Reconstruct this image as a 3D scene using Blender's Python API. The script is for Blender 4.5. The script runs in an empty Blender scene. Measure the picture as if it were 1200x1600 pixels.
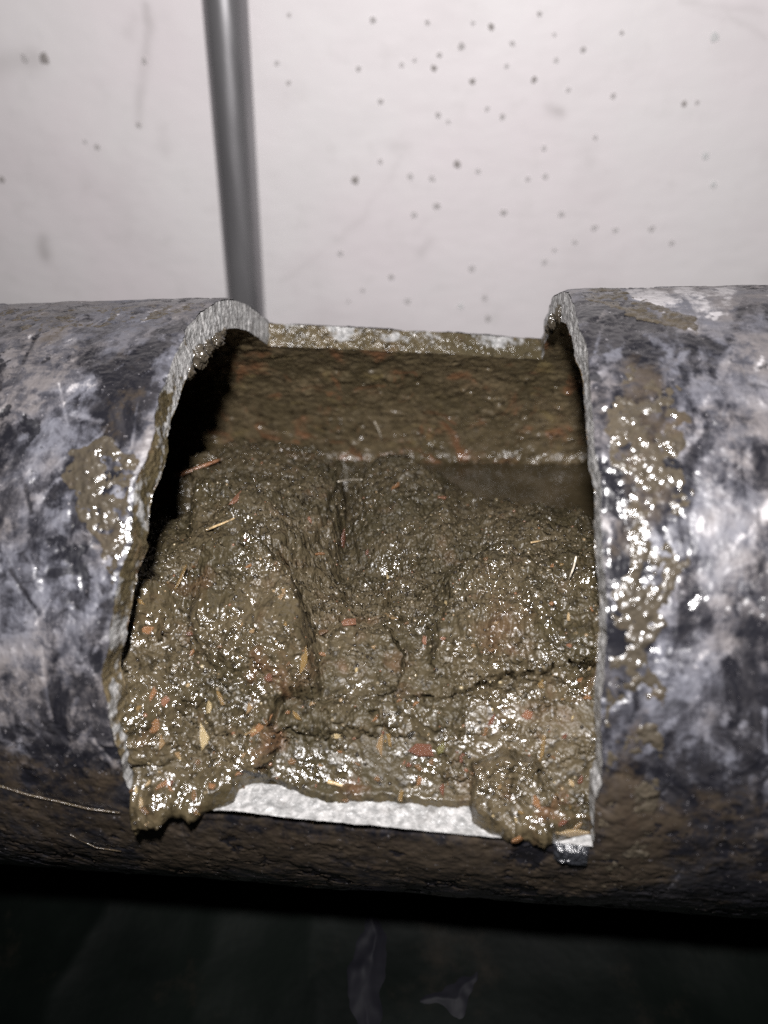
import bpy, math, random
import numpy as np
from mathutils import Vector, Matrix

# ------------------------------------------------------------------ camera, world, lamp, exposure
R = 0.08                      # outer radius of the pipe (m); the pipe's axis is the world X axis
T = 0.0078                    # wall thickness
ELEV, DIST = math.radians(43.4), 2.6828 * R
PITCH, YAW, ROLL = math.radians(43.4 - 5.70), math.radians(8.63), math.radians(-4.72)
FPX = 26 / 36 * 1600          # focal length in photo pixels (1200 x 1600)

C = np.array([0, -DIST * math.cos(ELEV), DIST * math.sin(ELEV)])
F = np.array([-math.sin(YAW) * math.cos(PITCH), math.cos(YAW) * math.cos(PITCH), -math.sin(PITCH)])
_r = np.cross(F, [0, 0, 1]); _r /= np.linalg.norm(_r); _u = np.cross(_r, F)
RT = math.cos(ROLL) * _r + math.sin(ROLL) * _u
UP = -math.sin(ROLL) * _r + math.cos(ROLL) * _u

sc = bpy.context.scene
col = sc.collection
cd = bpy.data.cameras.new('camera'); cam = bpy.data.objects.new('camera', cd); col.objects.link(cam)
cd.sensor_fit = 'VERTICAL'; cd.sensor_height = 36; cd.lens = 26
cd.clip_start = 0.005; cd.clip_end = 20
cam.matrix_world = Matrix(((RT[0], UP[0], -F[0], C[0]), (RT[1], UP[1], -F[1], C[1]),
                           (RT[2], UP[2], -F[2], C[2]), (0, 0, 0, 1)))
cd.dof.use_dof = True; cd.dof.focus_distance = 0.180; cd.dof.aperture_fstop = 9.5
sc.camera = cam

w = bpy.data.worlds.new('World'); sc.world = w; w.use_nodes = True
bg = w.node_tree.nodes['Background']; bg.inputs[0].default_value = (1.0, 0.97, 0.94, 1); bg.inputs[1].default_value = 0.04

ld = bpy.data.lights.new('hand_torch', 'POINT'); ld.energy = 6.4; ld.shadow_soft_size = 0.006
ld.color = (1.0, 0.97, 0.965)
lo = bpy.data.objects.new('hand_torch', ld); col.objects.link(lo)
lo.location = C - 0.007 * RT + 0.047 * UP - 0.02 * F

vs = sc.view_settings
vs.view_transform = 'Standard'; vs.look = 'None'; vs.gamma = 1; vs.use_curve_mapping = False; vs.exposure = 0.0
sc.cycles.max_bounces = 6; sc.cycles.use_denoising = False
sc.cycles.caustics_reflective = False; sc.cycles.caustics_refractive = False; sc.cycles.sample_clamp_indirect = 0.8

rng = np.random.default_rng(7); random.seed(7)
PHI0 = math.atan2(C[2], C[1])          # angle of the camera's side of the pipe in the YZ plane

# ------------------------------------------------------------------ small maths helpers
def ray(u, v):
    d = F + (u - 600) / FPX * RT + (800 - v) / FPX * UP
    return d
def on_z(u, v, z):
    d = ray(u, v); t = (z - C[2]) / d[2]; return C + t * d
def on_y(u, v, y):
    d = ray(u, v); t = (y - C[1]) / d[1]; return C + t * d
def on_pipe(u, v, rad=R):              # -> (x, arc length along the girth measured from PHI0, positive to the front)
    d = ray(u, v); a = d[1]**2 + d[2]**2; b = C[1]*d[1] + C[2]*d[2]; c = C[1]**2 + C[2]**2 - rad*rad
    q = b*b - a*c
    t = (-b - math.sqrt(max(q, 0))) / a
    p = C + t * d
    ph = math.atan2(p[2], p[1]) - PHI0
    ph = (ph + math.pi) % (2*math.pi) - math.pi
    return p[0], ph * rad
def pix(P):
    D = P - C; z = D @ F
    return 600 + FPX * (D @ RT) / z, 800 - FPX * (D @ UP) / z, z

_perm = np.random.default_rng(3).permutation(4096).astype(np.int64)
_ang = np.random.default_rng(4).random(4096) * 2 * np.pi
_gx, _gy = np.cos(_ang), np.sin(_ang)
def _hash(ix, iy, s):
    return _perm[(_perm[(_perm[(ix + 917*s) & 4095] + iy) & 4095] + 131*s) & 4095]
def noise(x, y, scale, s=0):           # gradient noise, about -1..1
    x = x / scale + 37.3*s; y = y / scale - 11.7*s
    ix = np.floor(x).astype(np.int64); iy = np.floor(y).astype(np.int64)
    fx = x - ix; fy = y - iy
    ux = fx*fx*fx*(fx*(fx*6-15)+10); uy = fy*fy*fy*(fy*(fy*6-15)+10)
    def g(a, b):
        h = _hash(ix+a, iy+b, s); return _gx[h]*(fx-a) + _gy[h]*(fy-b)
    n0 = g(0,0)*(1-ux) + g(1,0)*ux; n1 = g(0,1)*(1-ux) + g(1,1)*ux
    return (n0*(1-uy) + n1*uy) * 1.5
def fbm(x, y, scale, s=0, octv=4, gain=.5):
    a, tot, o = 1., 0., 0.
    for i in range(octv):
        o = o + a*noise(x, y, scale/2**i, s+i); tot += a; a *= gain
    return o / tot * 1.3
def ridged(x, y, scale, s=0, octv=3):
    a, tot, o = 1., 0., 0.
    for i in range(octv):
        o = o + a*(1-np.abs(noise(x, y, scale/2**i, s+i))); tot += a; a *= .5
    return o / tot
def worley(x, y, scale, s=0):          # F1 distance and cell random
    x = x/scale; y = y/scale
    ix = np.floor(x).astype(np.int64); iy = np.floor(y).astype(np.int64)
    best = np.full(x.shape, 9.); idr = np.zeros(x.shape)
    for a in (-1, 0, 1):
        for b in (-1, 0, 1):
            h = _hash(ix+a, iy+b, s+5)
            px = ix+a+.15+.7*(_ang[h]/(2*np.pi)); py = iy+b+.15+.7*(_ang[(h*7+13) & 4095]/(2*np.pi))
            d = np.hypot(x-px, y-py); m = d < best
            best = np.where(m, d, best); idr = np.where(m, _ang[(h*3+5) & 4095]/(2*np.pi), idr)
    return best, idr
def sst(a, b, x):
    t = np.clip((x-a)/(b-a), 0, 1); return t*t*(3-2*t)
def seg_dist(x, y, pts):
    d = np.full(x.shape, 9.)
    for (ax, ay), (bx, by) in zip(pts[:-1], pts[1:]):
        vx, vy = bx-ax, by-ay; L = vx*vx+vy*vy+1e-18
        t = np.clip(((x-ax)*vx+(y-ay)*vy)/L, 0, 1)
        d = np.minimum(d, np.hypot(x-ax-t*vx, y-ay-t*vy))
    return d
def poly_sd(x, y, pts):                # signed distance, positive inside
    pts = list(pts)
    d = seg_dist(x, y, pts+[pts[0]])
    ins = np.zeros(x.shape, bool)
    for (ax, ay), (bx, by) in zip(pts, pts[1:]+[pts[0]]):
        c = ((ay > y) != (by > y)) & (x < (bx-ax)*(y-ay)/(by-ay+1e-18)+ax)
        ins ^= c
    return np.where(ins, d, -d)

# ------------------------------------------------------------------ object helpers
def tag(o, label=None, cat=None, group=None, kind=None):
    if label: o['label'] = label
    if cat: o['category'] = cat
    if group: o['group'] = group
    if kind: o['kind'] = kind
    return o
def link(name, me, m, parent=None):
    o = bpy.data.objects.new(name, me); col.objects.link(o)
    if m is not None and not me.materials: me.materials.append(m)
    if parent: o.parent = parent
    return o
def empty(name, loc=(0, 0, 0)):
    o = bpy.data.objects.new(name, None); o.location = loc; o.empty_display_size = .02; col.objects.link(o); return o
def mesh_np(name, V, Q, attrs=None, smooth=True):
    V = np.asarray(V, np.float32); Q = np.asarray(Q, np.int32)
    me = bpy.data.meshes.new(name)
    me.vertices.add(len(V)); me.vertices.foreach_set('co', V.ravel())
    k = Q.shape[1]
    me.loops.add(Q.size); me.loops.foreach_set('vertex_index', Q.ravel())
    me.polygons.add(len(Q)); me.polygons.foreach_set('loop_start', np.arange(0, Q.size, k, dtype=np.int32))
    me.update(calc_edges=True)
    if smooth: me.polygons.foreach_set('use_smooth', np.ones(len(Q), bool))
    for n, a in (attrs or {}).items():
        at = me.attributes.new(n, 'FLOAT', 'POINT'); at.data.foreach_set('value', np.asarray(a, np.float32).ravel())
    me.validate(); return me
def grid_q(n, m, flip=False):
    i = np.arange(n*m).reshape(n, m)
    q = np.stack([i[:-1, :-1], i[1:, :-1], i[1:, 1:], i[:-1, 1:]], -1).reshape(-1, 4)
    return q[:, ::-1] if flip else q
def compact(V, Q, keep, attrs):
    Q = Q[keep]; used = np.unique(Q); mp = np.zeros(len(V), np.int64); mp[used] = np.arange(len(used))
    return V[used], mp[Q], {k: a.ravel()[used] for k, a in attrs.items()}

# ------------------------------------------------------------------ material helpers
class NT:
    def __init__(s, name):
        s.m = bpy.data.materials.new(name); s.m.use_nodes = True; s.t = s.m.node_tree
        s.b = s.t.nodes['Principled BSDF']; s.co = None
    def n(s, typ, **kw):
        nd = s.t.nodes.new(typ)
        for k, v in kw.items(): setattr(nd, k, v)
        return nd
    def l(s, a, b): s.t.links.new(a, b)
    def set(s, sock, v):
        if hasattr(v, 'is_linked'): s.l(v, sock)
        elif isinstance(v, (tuple, list)): sock.default_value = (*v, 1) if len(v) == 3 else v
        else: sock.default_value = v
    def obj(s):
        if s.co is None: s.co = s.n('ShaderNodeTexCoord').outputs['Object']
        return s.co
    def noise(s, scale, det=4, rough=.55, dist=0., stretch=None):
        nd = s.n('ShaderNodeTexNoise'); nd.inputs['Scale'].default_value = scale; nd.inputs['Detail'].default_value = det
        nd.inputs['Roughness'].default_value = rough; nd.inputs['Distortion'].default_value = dist
        if stretch:
            mp = s.n('ShaderNodeMapping'); mp.inputs['Scale'].default_value = stretch; s.l(s.obj(), mp.inputs[0]); s.l(mp.outputs[0], nd.inputs['Vector'])
        else: s.l(s.obj(), nd.inputs['Vector'])
        return nd.outputs['Fac']
    def vor(s, scale, feature='F1', out='Distance'):
        nd = s.n('ShaderNodeTexVoronoi', feature=feature); nd.inputs['Scale'].default_value = scale; s.l(s.obj(), nd.inputs['Vector'])
        return nd.outputs[out]
    def attr(s, name): return s.n('ShaderNodeAttribute', attribute_name=name).outputs['Fac']
    def math(s, op, a, b=0., clamp=False):
        nd = s.n('ShaderNodeMath', operation=op, use_clamp=clamp); s.set(nd.inputs[0], a); s.set(nd.inputs[1], b); return nd.outputs[0]
    def rng(s, v, a, b, c=0., d=1.):
        nd = s.n('ShaderNodeMapRange', interpolation_type='SMOOTHSTEP')
        s.set(nd.inputs[0], v)
        for i, k in enumerate((a, b, c, d)): nd.inputs[i+1].default_value = k
        return nd.outputs[0]
    def mix(s, f, a, b):
        nd = s.n('ShaderNodeMix', data_type='RGBA'); s.set(nd.inputs[0], f); s.set(nd.inputs[6], a); s.set(nd.inputs[7], b); return nd.outputs[2]
    def fmix(s, f, a, b):
        nd = s.n('ShaderNodeMix', data_type='FLOAT'); s.set(nd.inputs[0], f); s.set(nd.inputs[2], a); s.set(nd.inputs[3], b); return nd.outputs[0]
    def bump(s, h, dist, strength=1., prev=None):
        nd = s.n('ShaderNodeBump'); nd.inputs['Distance'].default_value = dist; s.set(nd.inputs['Strength'], strength); s.l(h, nd.inputs['Height'])
        if prev is not None: s.l(prev, nd.inputs['Normal'])
        return nd.outputs[0]
    def out(s, color=None, rough=None, normal=None, **kw):
        if color is not None: s.set(s.b.inputs['Base Color'], color)
        if rough is not None: s.set(s.b.inputs['Roughness'], rough)
        if normal is not None: s.l(normal, s.b.inputs['Normal'])
        for k, v in kw.items(): s.set(s.b.inputs[k.replace('_', ' ')], v)
        return s.m

def mat_wall():
    n = NT('white_wall_paint'); st = n.attr('stain')
    c = n.mix(n.rng(n.noise(9, 4), .3, .7), (.81, .755, .775), (.81, .785, .79))
    c = n.mix(n.rng(n.noise(60, 5, .6), .52, .75, 0, .22), c, (.58, .56, .55))
    c = n.mix(st, c, (.16, .14, .125))
    b = n.bump(n.noise(140, 5, .55), .0008, .16)
    b = n.bump(n.noise(25, 4, .5, 0, (1, 1, 3)), .0016, .18, b)
    return n.out(c, .55, b)
def mat_plain(name, c, rough=.5, bs=0, bd=.0003, var=.25, **kw):
    n = NT(name)
    c2 = tuple(k*(1-var) for k in c)
    cc = n.mix(n.rng(n.noise(bs or 300, 4), .35, .65), c, c2)
    nb = n.bump(n.noise((bs or 300)*2, 5), bd, .7)
    return n.out(cc, rough, nb, **kw)
def mud_colour(n, dark=1.0):
    f1 = n.rng(n.noise(45, 5, .6), .35, .68)
    c = n.mix(f1, tuple(k*dark for k in (.042, .034, .018)), tuple(k*dark for k in (.076, .059, .034)))
    c = n.mix(n.rng(n.noise(95, 4, .6), .56, .74, 0, .6), c, tuple(k*dark for k in (.082, .047, .025)))
    c = n.mix(n.rng(n.noise(420, 4, .7), .50, .66, 0, .8), c, tuple(k*dark for k in (.016, .0125, .007)))
    c = n.mix(n.rng(n.noise(700, 3, .7), .62, .74, 0, .6), c, tuple(k*dark for k in (.15, .11, .062)))
    return c
def mat_mud():
    n = NT('wet_sludge'); c = mud_colour(n, .70); red = n.attr('red'); wt = n.attr('wet')
    c = n.mix(n.math('MULTIPLY', red, .5), c, (.085, .040, .020))
    b = n.bump(n.noise(420, 1.5, .5), .0016, .65)
    b = n.bump(n.noise(1000, 2, .5), .0006, .6, b)
    fw = n.math('ADD', wt, n.math('MULTIPLY', n.math('SUBTRACT', n.noise(300, 3, .6), .5), 1.2))
    r = n.rng(fw, .15, .85, .48, .15)
    return n.out(c, r, b, Specular_IOR_Level=n.rng(fw, .15, .85, .18, .65))
def mat_crust():
    n = NT('dried_mud_crust'); c = n.mix(.6, mud_colour(n, .72), (.040, .034, .028))
    b = n.bump(n.noise(520, 1.5, .5), .0014, .8)
    return n.out(c, n.rng(n.noise(300, 3), .3, .7, .12, .35), b, Specular_IOR_Level=.75)
def mat_outer():
    n = NT('stained_pipe_coating'); hz, md, dk = n.attr('haze'), n.attr('mud'), n.attr('dark')
    def c0(f, k): return n.math('MULTIPLY', n.math('SUBTRACT', f, .5), k)
    nz = n.noise(260, 8, .72, .4)
    nz2 = n.noise(85, 8, .7, 1.2)
    strk = n.noise(230, 7, .7, .5, (1, .22, .22))
    fz = n.math('ADD', n.math('ADD', n.math('ADD', hz, c0(nz, 1.2)), c0(nz2, 1.3)), c0(strk, 1.7))
    base = n.mix(n.rng(nz2, .4, .65), (.0065, .0065, .0085), (.020, .019, .021))
    pale = n.mix(n.rng(n.noise(45, 4), .42, .6), (.070, .071, .084), (.088, .080, .080))
    c = n.mix(n.rng(fz, .05, .7), base, n.mix(n.rng(nz, .38, .62), (.036, .036, .043), pale))
    c = n.mix(n.rng(fz, .62, .95, 0, .9), c, pale)
    c = n.mix(n.rng(fz, 1.0, 1.5), c, (.24, .23, .235))
    fm = n.math('ADD', n.math('ADD', md, c0(nz, 1.7)), c0(nz2, .8))
    mf = n.rng(fm, .3, .8)
    c = n.mix(n.math('MULTIPLY', mf, .85), c, n.mix(.55, mud_colour(n, .55), (.034, .025, .020)))
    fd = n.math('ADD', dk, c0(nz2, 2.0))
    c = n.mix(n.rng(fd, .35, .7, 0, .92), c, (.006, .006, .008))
    c = n.mix(n.rng(n.noise(1100, 3, .6), .66, .74, 0, .6), c, (.20, .19, .20))
    c = n.mix(n.rng(n.noise(600, 4, .7), .64, .72, 0, .8), c, (.008, .008, .009))
    r = n.fmix(n.rng(fz, .2, .9), .20, .56); r = n.fmix(mf, r, .26)
    b = n.bump(n.noise(600, 1.5, .5), .0008, .38)
    b = n.bump(n.noise(200, 3, .55), .0012, .32, b)
    b = n.bump(n.noise(85, 3, .5), .002, .35, b)
    return n.out(c, r, b, Specular_IOR_Level=.55)
def mat_lining():
    n = NT('sludge_coated_lining'); c = n.mix(.2, mud_colour(n, 1.2), (.06, .042, .027))
    c = n.mix(n.rng(n.noise(95, 4, .6, .8), .54, .70, 0, .75), c, (.12, .056, .028))
    c = n.mix(n.rng(n.noise(85, 3, .6, .5, (1, 1, 1.5)), .58, .72, 0, .5), c, (.13, .10, .045))
    b = n.bump(n.noise(500, 2, .55), .0011, .6)
    b = n.bump(n.noise(160, 4, .6), .0026, .6, b)
    c = n.mix(n.rng(n.noise(330, 3, .6), .64, .72, 0, .9), c, (.008, .006, .004))
    return n.out(c, n.rng(n.noise(300, 3), .35, .65, .16, .42), b)
def mat_cut():
    n = NT('sawn_pipe_edge'); md = n.attr('mud')
    c = n.mix(n.rng(n.noise(500, 5, .7), .35, .7), (.14, .14, .138), (.31, .305, .30))
    c = n.mix(n.rng(n.noise(260, 5, .7), .5, .72, 0, .7), c, (.09, .085, .08))
    fm = n.math('ADD', md, n.math('MULTIPLY', n.math('SUBTRACT', n.noise(450, 5, .65), .5), 1.3))
    mf = n.rng(fm, .4, .65)
    c = n.mix(mf, c, mud_colour(n, 1.1))
    b = n.bump(n.noise(700, 3, .6), .0009, .7)
    return n.out(c, n.fmix(mf, .38, .22), b)
def mat_water():
    n = NT('murky_water')
    b = n.bump(n.noise(220, 2), .0008, .5)
    return n.out(n.mix(n.rng(n.noise(70, 4), .35, .65), (.026, .020, .011), (.044, .034, .020)), .05, b, Specular_IOR_Level=.5)
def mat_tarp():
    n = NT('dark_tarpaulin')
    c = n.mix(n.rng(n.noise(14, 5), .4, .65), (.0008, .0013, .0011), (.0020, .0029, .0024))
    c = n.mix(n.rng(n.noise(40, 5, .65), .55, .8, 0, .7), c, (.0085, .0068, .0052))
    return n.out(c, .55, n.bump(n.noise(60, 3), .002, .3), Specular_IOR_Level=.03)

M_mud, M_crust, M_outer, M_lin, M_cut = mat_mud(), mat_crust(), mat_outer(), mat_lining(), mat_cut()

# ------------------------------------------------------------------ setting: ground, wall
WALL_Y = 0.25
GZ = -R - 0.006
me = mesh_np('ground', [(-1.5, -1.5, GZ), (1.5, -1.5, GZ), (1.5, WALL_Y, GZ), (-1.5, WALL_Y, GZ)], [(0, 1, 2, 3)], smooth=False)
tag(link('ground', me, mat_plain('dark_soil', (.02, .017, .014), .7, 60, .003)), kind='structure')

WX = np.linspace(-.75, .55, 660); WZ = np.linspace(GZ - .01, .42, 300)
gx, gz = np.meshgrid(WX, WZ, indexing='ij')
stain = np.zeros(gx.shape)
def wpt(u, v): p = on_y(u, v, WALL_Y); return p[0], p[2]
def wline(pts, wd, a, seed):
    global stain
    P = [wpt(*p) for p in pts]
    d = seg_dist(gx + .0025*noise(gx, gz, .012, seed), gz, P)
    stain = np.maximum(stain, a*np.exp(-(d/wd)**2)*(.55+.45*noise(gx, gz, .02, seed+1)))
wline([(229, 10), (232, 45), (226, 95), (220, 140), (214, 195)], .0022, .30, 3)
wline([(207, 30), (203, 50)], .004, .15, 4)
wline([(440, 440), (500, 398), (560, 345), (632, 243)], .0016, .13, 5)
wline([(0, 105), (25, 97), (60, 92)], .0055, .34, 6)
wline([(255, 205), (262, 235)], .003, .13, 7)
wline([(70, 375), (68, 400)], .0038, .45, 8)
wline([(615, 231), (635, 232)], .003, .17, 9)
wline([(655, 395), (668, 378)], .0030, .28, 10)
wline([(648, 365), (664, 345)], .0022, .12, 11)
wline([(858, 168), (874, 174)], .0026, .40, 12)
wline([(1060, 2), (1100, 8), (1195, 18)], .0014, .22, 13)
wline([(1130, 25), (1170, 42), (1198, 60)], .0012, .18, 14)
wline([(1080, 15), (1130, 30)], .0010, .12, 15)
stain += .05*sst(.1, .6, fbm(gx, gz, .05, 21))
zz = .0009*fbm(gx, gz, .09, 30, 3) + .0001*noise(gx, gz*2, .01, 33)
V = np.stack([gx, WALL_Y - zz, gz], -1).reshape(-1, 3)
wall = link('wall', mesh_np('wall', V, grid_q(*gx.shape, True), {'stain': stain}), mat_wall())
tag(wall, 'white painted wall dotted with small dark specks behind the pipe', 'wall')

def blob_mesh(name, seg=9, rings=4, seed=0, flat=.35, jit=.22):
    rg = np.random.default_rng(seed); V = [(0, 0, flat)]; Q = []
    jr = 1 + jit*(rg.random(seg)-.5)*2
    for i in range(1, rings+1):
        a = i/rings*math.pi*.62
        for k in range(seg):
            t = 2*math.pi*k/seg; rr = math.sin(a)*jr[k]*(1+.1*(rg.random()-.5))
            V.append((rr*math.cos(t), rr*math.sin(t), flat*math.cos(a)*(1+.2*(rg.random()-.5))))
    T3 = []
    for k in range(seg): T3.append((0, 1+k, 1+(k+1) % seg))
    me = bpy.data.meshes.new(name)
    faces = [tuple(t) for t in T3]
    for i in range(rings-1):
        for k in range(seg):
            a = 1+i*seg+k; b = 1+i*seg+(k+1) % seg
            faces.append((a, a+seg, b+seg, b))
    me.from_pydata(V, [], faces); me.polygons.foreach_set('use_smooth', np.ones(len(faces), bool)); me.update(); return me
sp_m = [mat_plain('faint_speck', (.69, .66, .66), .6, 800), mat_plain('grey_speck', (.60, .57, .565), .6, 800),
        mat_plain('dark_speck', (.42, .39, .375), .6, 800), mat_plain('pale_chip', (.85, .85, .85), .4, 800)]
specks = [(452,23,4,1),(583,31,6,1),(560,107,5,1),(451,129,5,1),(433,98,5,0),(595,158,5,1),(594,252,5,1),(555,281,8,2),
 (152,229,6,1),(134,221,4,0),(217,195,6,1),(226,95,6,1),(3,280,6,2),(532,395,5,0),(567,453,5,0),(668,35,5,1),(767,42,6,2),
 (721,72,6,1),(843,22,5,1),(866,54,4,0),(800,68,5,0),(678,106,6,2),(687,86,5,1),(628,101,5,0),(648,94,4,0),(738,127,6,2),
 (792,103,5,0),(869,94,5,0),(911,78,6,1),(971,51,4,1),(835,124,6,2),(888,140,5,0),(958,150,5,1),(761,170,5,0),(685,179,6,1),
 (785,182,6,1),(1069,162,5,2),(1089,160,4,1),(930,214,5,0),(850,231,5,0),(715,256,7,2),(641,275,6,0),(675,278,6,0),(747,267,5,0),
 (825,279,5,0),(852,275,5,0),(682,321,7,1),(647,335,6,0),(787,331,6,1),(877,334,6,0),(928,355,6,0),(961,359,6,0),(1018,356,6,0),
 (1049,379,5,0),(850,409,6,0),(737,419,7,0),(611,432,6,1),(637,470,6,0),(757,465,6,0),(720,478,6,3),(762,497,6,1),(70,91,10,2),
 (40,92,8,0),(1116,58,9,3),(1101,243,7,3),(1114,288,6,3),(898,378,5,0),(739,36,4,0),(700,190,4,0),(866,390,4,0),(545,470,4,0)]
bm_v = [[blob_mesh('speck', seed=i) for i in range(4)] for _ in range(4)]
for k in range(4):
    for m_ in bm_v[k]: m_.materials.append(sp_m[k])
for i, (u, v, rpx, k) in enumerate(specks):
    p = on_y(u, v, WALL_Y); dep = (p-C) @ F; s = rpx*.80*dep/FPX
    o = link('speck', bm_v[k][i % 4], None, wall)
    o.matrix_world = Matrix.Translation((p[0], WALL_Y-.0006, p[2])) @ Matrix.Rotation(math.radians(90), 4, 'X') @ Matrix.Rotation(i*1.7, 4, 'Z') @ Matrix.Diagonal((s*(.85+.3*random.random()), s, s*.3, 1))

# ------------------------------------------------------------------ thin grey conduit in front of the wall
rr = .0102
pa = on_y(351, 0, WALL_Y - rr - .001); pb_ = on_y(385.5, 490, WALL_Y - rr - .001)
d = (pa-pb_)/np.linalg.norm(pa-pb_)
top = pb_ + d*((.41-pb_[2])/d[2]); bot = pb_ + d*((GZ+.004-pb_[2])/d[2])
ns, nl = 40, 60
tt = np.linspace(0, 1, nl)[:, None]; aa = np.linspace(0, 2*np.pi, ns)[None, :]
e1 = np.cross(d, [0, 1, 0]); e1 /= np.linalg.norm(e1); e2 = np.cross(d, e1)
ctr = bot[None, None] + (top-bot)[None, None]*tt[..., None]
V = ctr + rr*(np.cos(aa)[..., None]*e1 + np.sin(aa)[..., None]*e2)*np.ones_like(tt)[..., None]
n = NT('grey_conduit_plastic')
cc = n.mix(n.rng(n.noise(30, 4, .6, 0, (1, 1, .2)), .35, .7), (.25, .245, .255), (.33, .325, .335))
M_cond = n.out(cc, n.rng(n.noise(120, 4, .6, 0, (1, 1, .1)), .3, .7, .30, .42), n.bump(n.noise(220, 4, .6, 0, (1, 1, .15)), .0005, .25), Metallic=.6)
o = link('conduit', mesh_np('conduit', V.reshape(-1, 3), grid_q(nl, ns)), M_cond)
tag(o, 'thin grey round conduit running up the white wall behind the pipe', 'conduit')

# ------------------------------------------------------------------ the pipe
XB = [-.30, -.14, None, None, .112, .25]
def phb(x): return -1.7544 - .1564*x/R
def phf(x): return .6715 + .0532*x/R
ph_s = np.linspace(-4, 8, 4000)
jagL = .0015*fbm(ph_s*R, 0*ph_s, .012, 50, 5, .6) + .00012*noise(ph_s*R, 0*ph_s+.3, .0012, 57)
jagR = .0013*fbm(ph_s*R, 0*ph_s+.5, .014, 60, 5, .55)
def xl(ph): return R*(-.8514 - .030*ph) + np.interp(ph, ph_s, jagL) + np.interp(ph, [-1.3, -.9, -.55, -.3, 0, .25, .62], [0, .0002, .0020, .0030, .0014, -.0014, .0012])
def xr(ph): return R*(.290 + .0124*ph) + np.interp(ph, ph_s, jagR)
x_s = np.linspace(-.4, .4, 3000)
jagB = .010*fbm(x_s, 0*x_s, .016, 70, 5, .6); jagF = .012*fbm(x_s, 0*x_s+.2, .02, 76, 5, .6)
def param(seg_c, seg_r):
    """grid of (x, phi) whose lines follow the four saw cuts. seg_c / seg_r: lists of samples in breakpoint units"""
    s = np.asarray(seg_c)[:, None]; r = np.asarray(seg_r)[None, :]
    x0 = np.interp(s, range(6), [-.30, -.14, -.0681, .0232, .112, .25])*np.ones_like(r)
    fb = phb(x0) + np.interp(x0, x_s, jagB); ff = phf(x0) + np.interp(x0, x_s, jagF)
    full = 2*np.pi
    bp = [fb, ff, 1.45+0*fb, full-3.0+0*fb, full+fb]       # row breakpoints 0..4
    ph = np.zeros_like(x0)
    for i in range(4):
        m = (r >= i) & (r <= i+1 if i == 3 else r < i+1); m = m*np.ones_like(x0) > 0
        f = r-i; val = bp[i]*(1-f)+bp[i+1]*f
        ph = np.where(m, val, ph)
    pw = np.where(ph > np.pi, ph-full, ph)
    L, Rr = xl(pw), xr(pw); bx = [-.30+0*L, -.14+0*L, L, Rr, .112+0*L, .25+0*L]
    x = np.zeros_like(x0)
    for i in range(5):
        m = (s >= i) & (s <= i+1 if i == 4 else s < i+1); m = m*np.ones_like(x0) > 0
        f = s-i; x = np.where(m, bx[i]*(1-f)+bx[i+1]*f, x)
    return x, pw
def lin(a, b, n): return list(np.linspace(a, b, n, endpoint=False))
def cyl(x, ph, rad):
    return np.stack([x, rad*np.cos(PHI0+ph), rad*np.sin(PHI0+ph)], -1)
pipe = empty('drain_pipe', (0, 0, -R))
tag(pipe, 'large dark stained drain pipe with a rectangular window sawn in its side', 'pipe')
def pchild(name, me, m):
    o = link(name, me, m, pipe); o.matrix_parent_inverse = Matrix.Translation((0, 0, R)); return o

# outer skin ----------------------------------------------------
sc_ = lin(0, 1, 12)+lin(1, 2, 190)+lin(2, 3, 230)+lin(3, 4, 200)+lin(4, 5, 12)+[5.]
sr_ = lin(0, 1, 430)+lin(1, 2, 170)+lin(2, 3, 50)+lin(3, 4, 90)+[4.]
x, ph = param(sc_, sr_); y = ph*R
SS = np.asarray(sc_)[:, None]*np.ones_like(x); RR = np.asarray(sr_)[None, :]*np.ones_like(x)
hid = (RR > 2) & (RR < 3)
def pp(u, v): return on_pipe(u, v)
def region(pts, soft=.004, wob=.004, seed=0):
    P = [pp(*p) for p in pts]
    sd = poly_sd(x + wob*fbm(x, y, .012, seed, 4), y + wob*fbm(x, y, .012, seed+9, 4), P)
    return sst(-soft, soft, sd)
haze = .35 + .55*fbm(x, y, .022, 100, 5, .6)
haze += .30*fbm(x, y*.5, .008, 105, 4)
low = sst(.30, .72, ph)                    # towards the underside: less pale haze, more dark blotches
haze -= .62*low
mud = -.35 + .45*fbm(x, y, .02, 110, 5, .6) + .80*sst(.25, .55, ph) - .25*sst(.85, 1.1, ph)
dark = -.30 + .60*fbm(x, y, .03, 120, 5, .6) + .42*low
# left side
haze += .35*region([(0, 560), (150, 570), (215, 640), (190, 700), (90, 720), (0, 760)], .006, .005, 130)
haze += .40*region([(0, 850), (130, 870), (165, 950), (150, 1060), (0, 1050)], .006, .005, 131)
haze -= .8*region([(130, 560), (255, 545), (230, 660), (160, 680)], .005, .005, 132)
mud += .45*region([(120, 550), (255, 540), (225, 680), (215, 800), (120, 720), (140, 620)], .006, .005, 133)
dark += .9*region([(50, 845), (95, 830), (150, 850), (160, 880), (120, 900), (100, 870), (60, 870)], .003, .004, 134)
dark += .8*region([(0, 640), (30, 630), (45, 700), (15, 760), (0, 760)], .003, .004, 135)
mud += .5*region([(0, 470), (350, 468), (250, 540), (100, 545), (0, 560)], .006, .006, 136)
haze += .25*region([(0, 470), (350, 468), (250, 540), (100, 545), (0, 560)], .006, .006, 136)
dark += .35*region([(100, 1050), (180, 1040), (200, 1200), (120, 1230), (60, 1120)], .006, .006, 137)
mud += .28*sst(-.05, -.07, x)*(fbm(x, y, .012, 138, 4, .6)+.4); haze += .12*sst(-.05, -.07, x)*fbm(x, y, .004, 139, 3)
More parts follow.
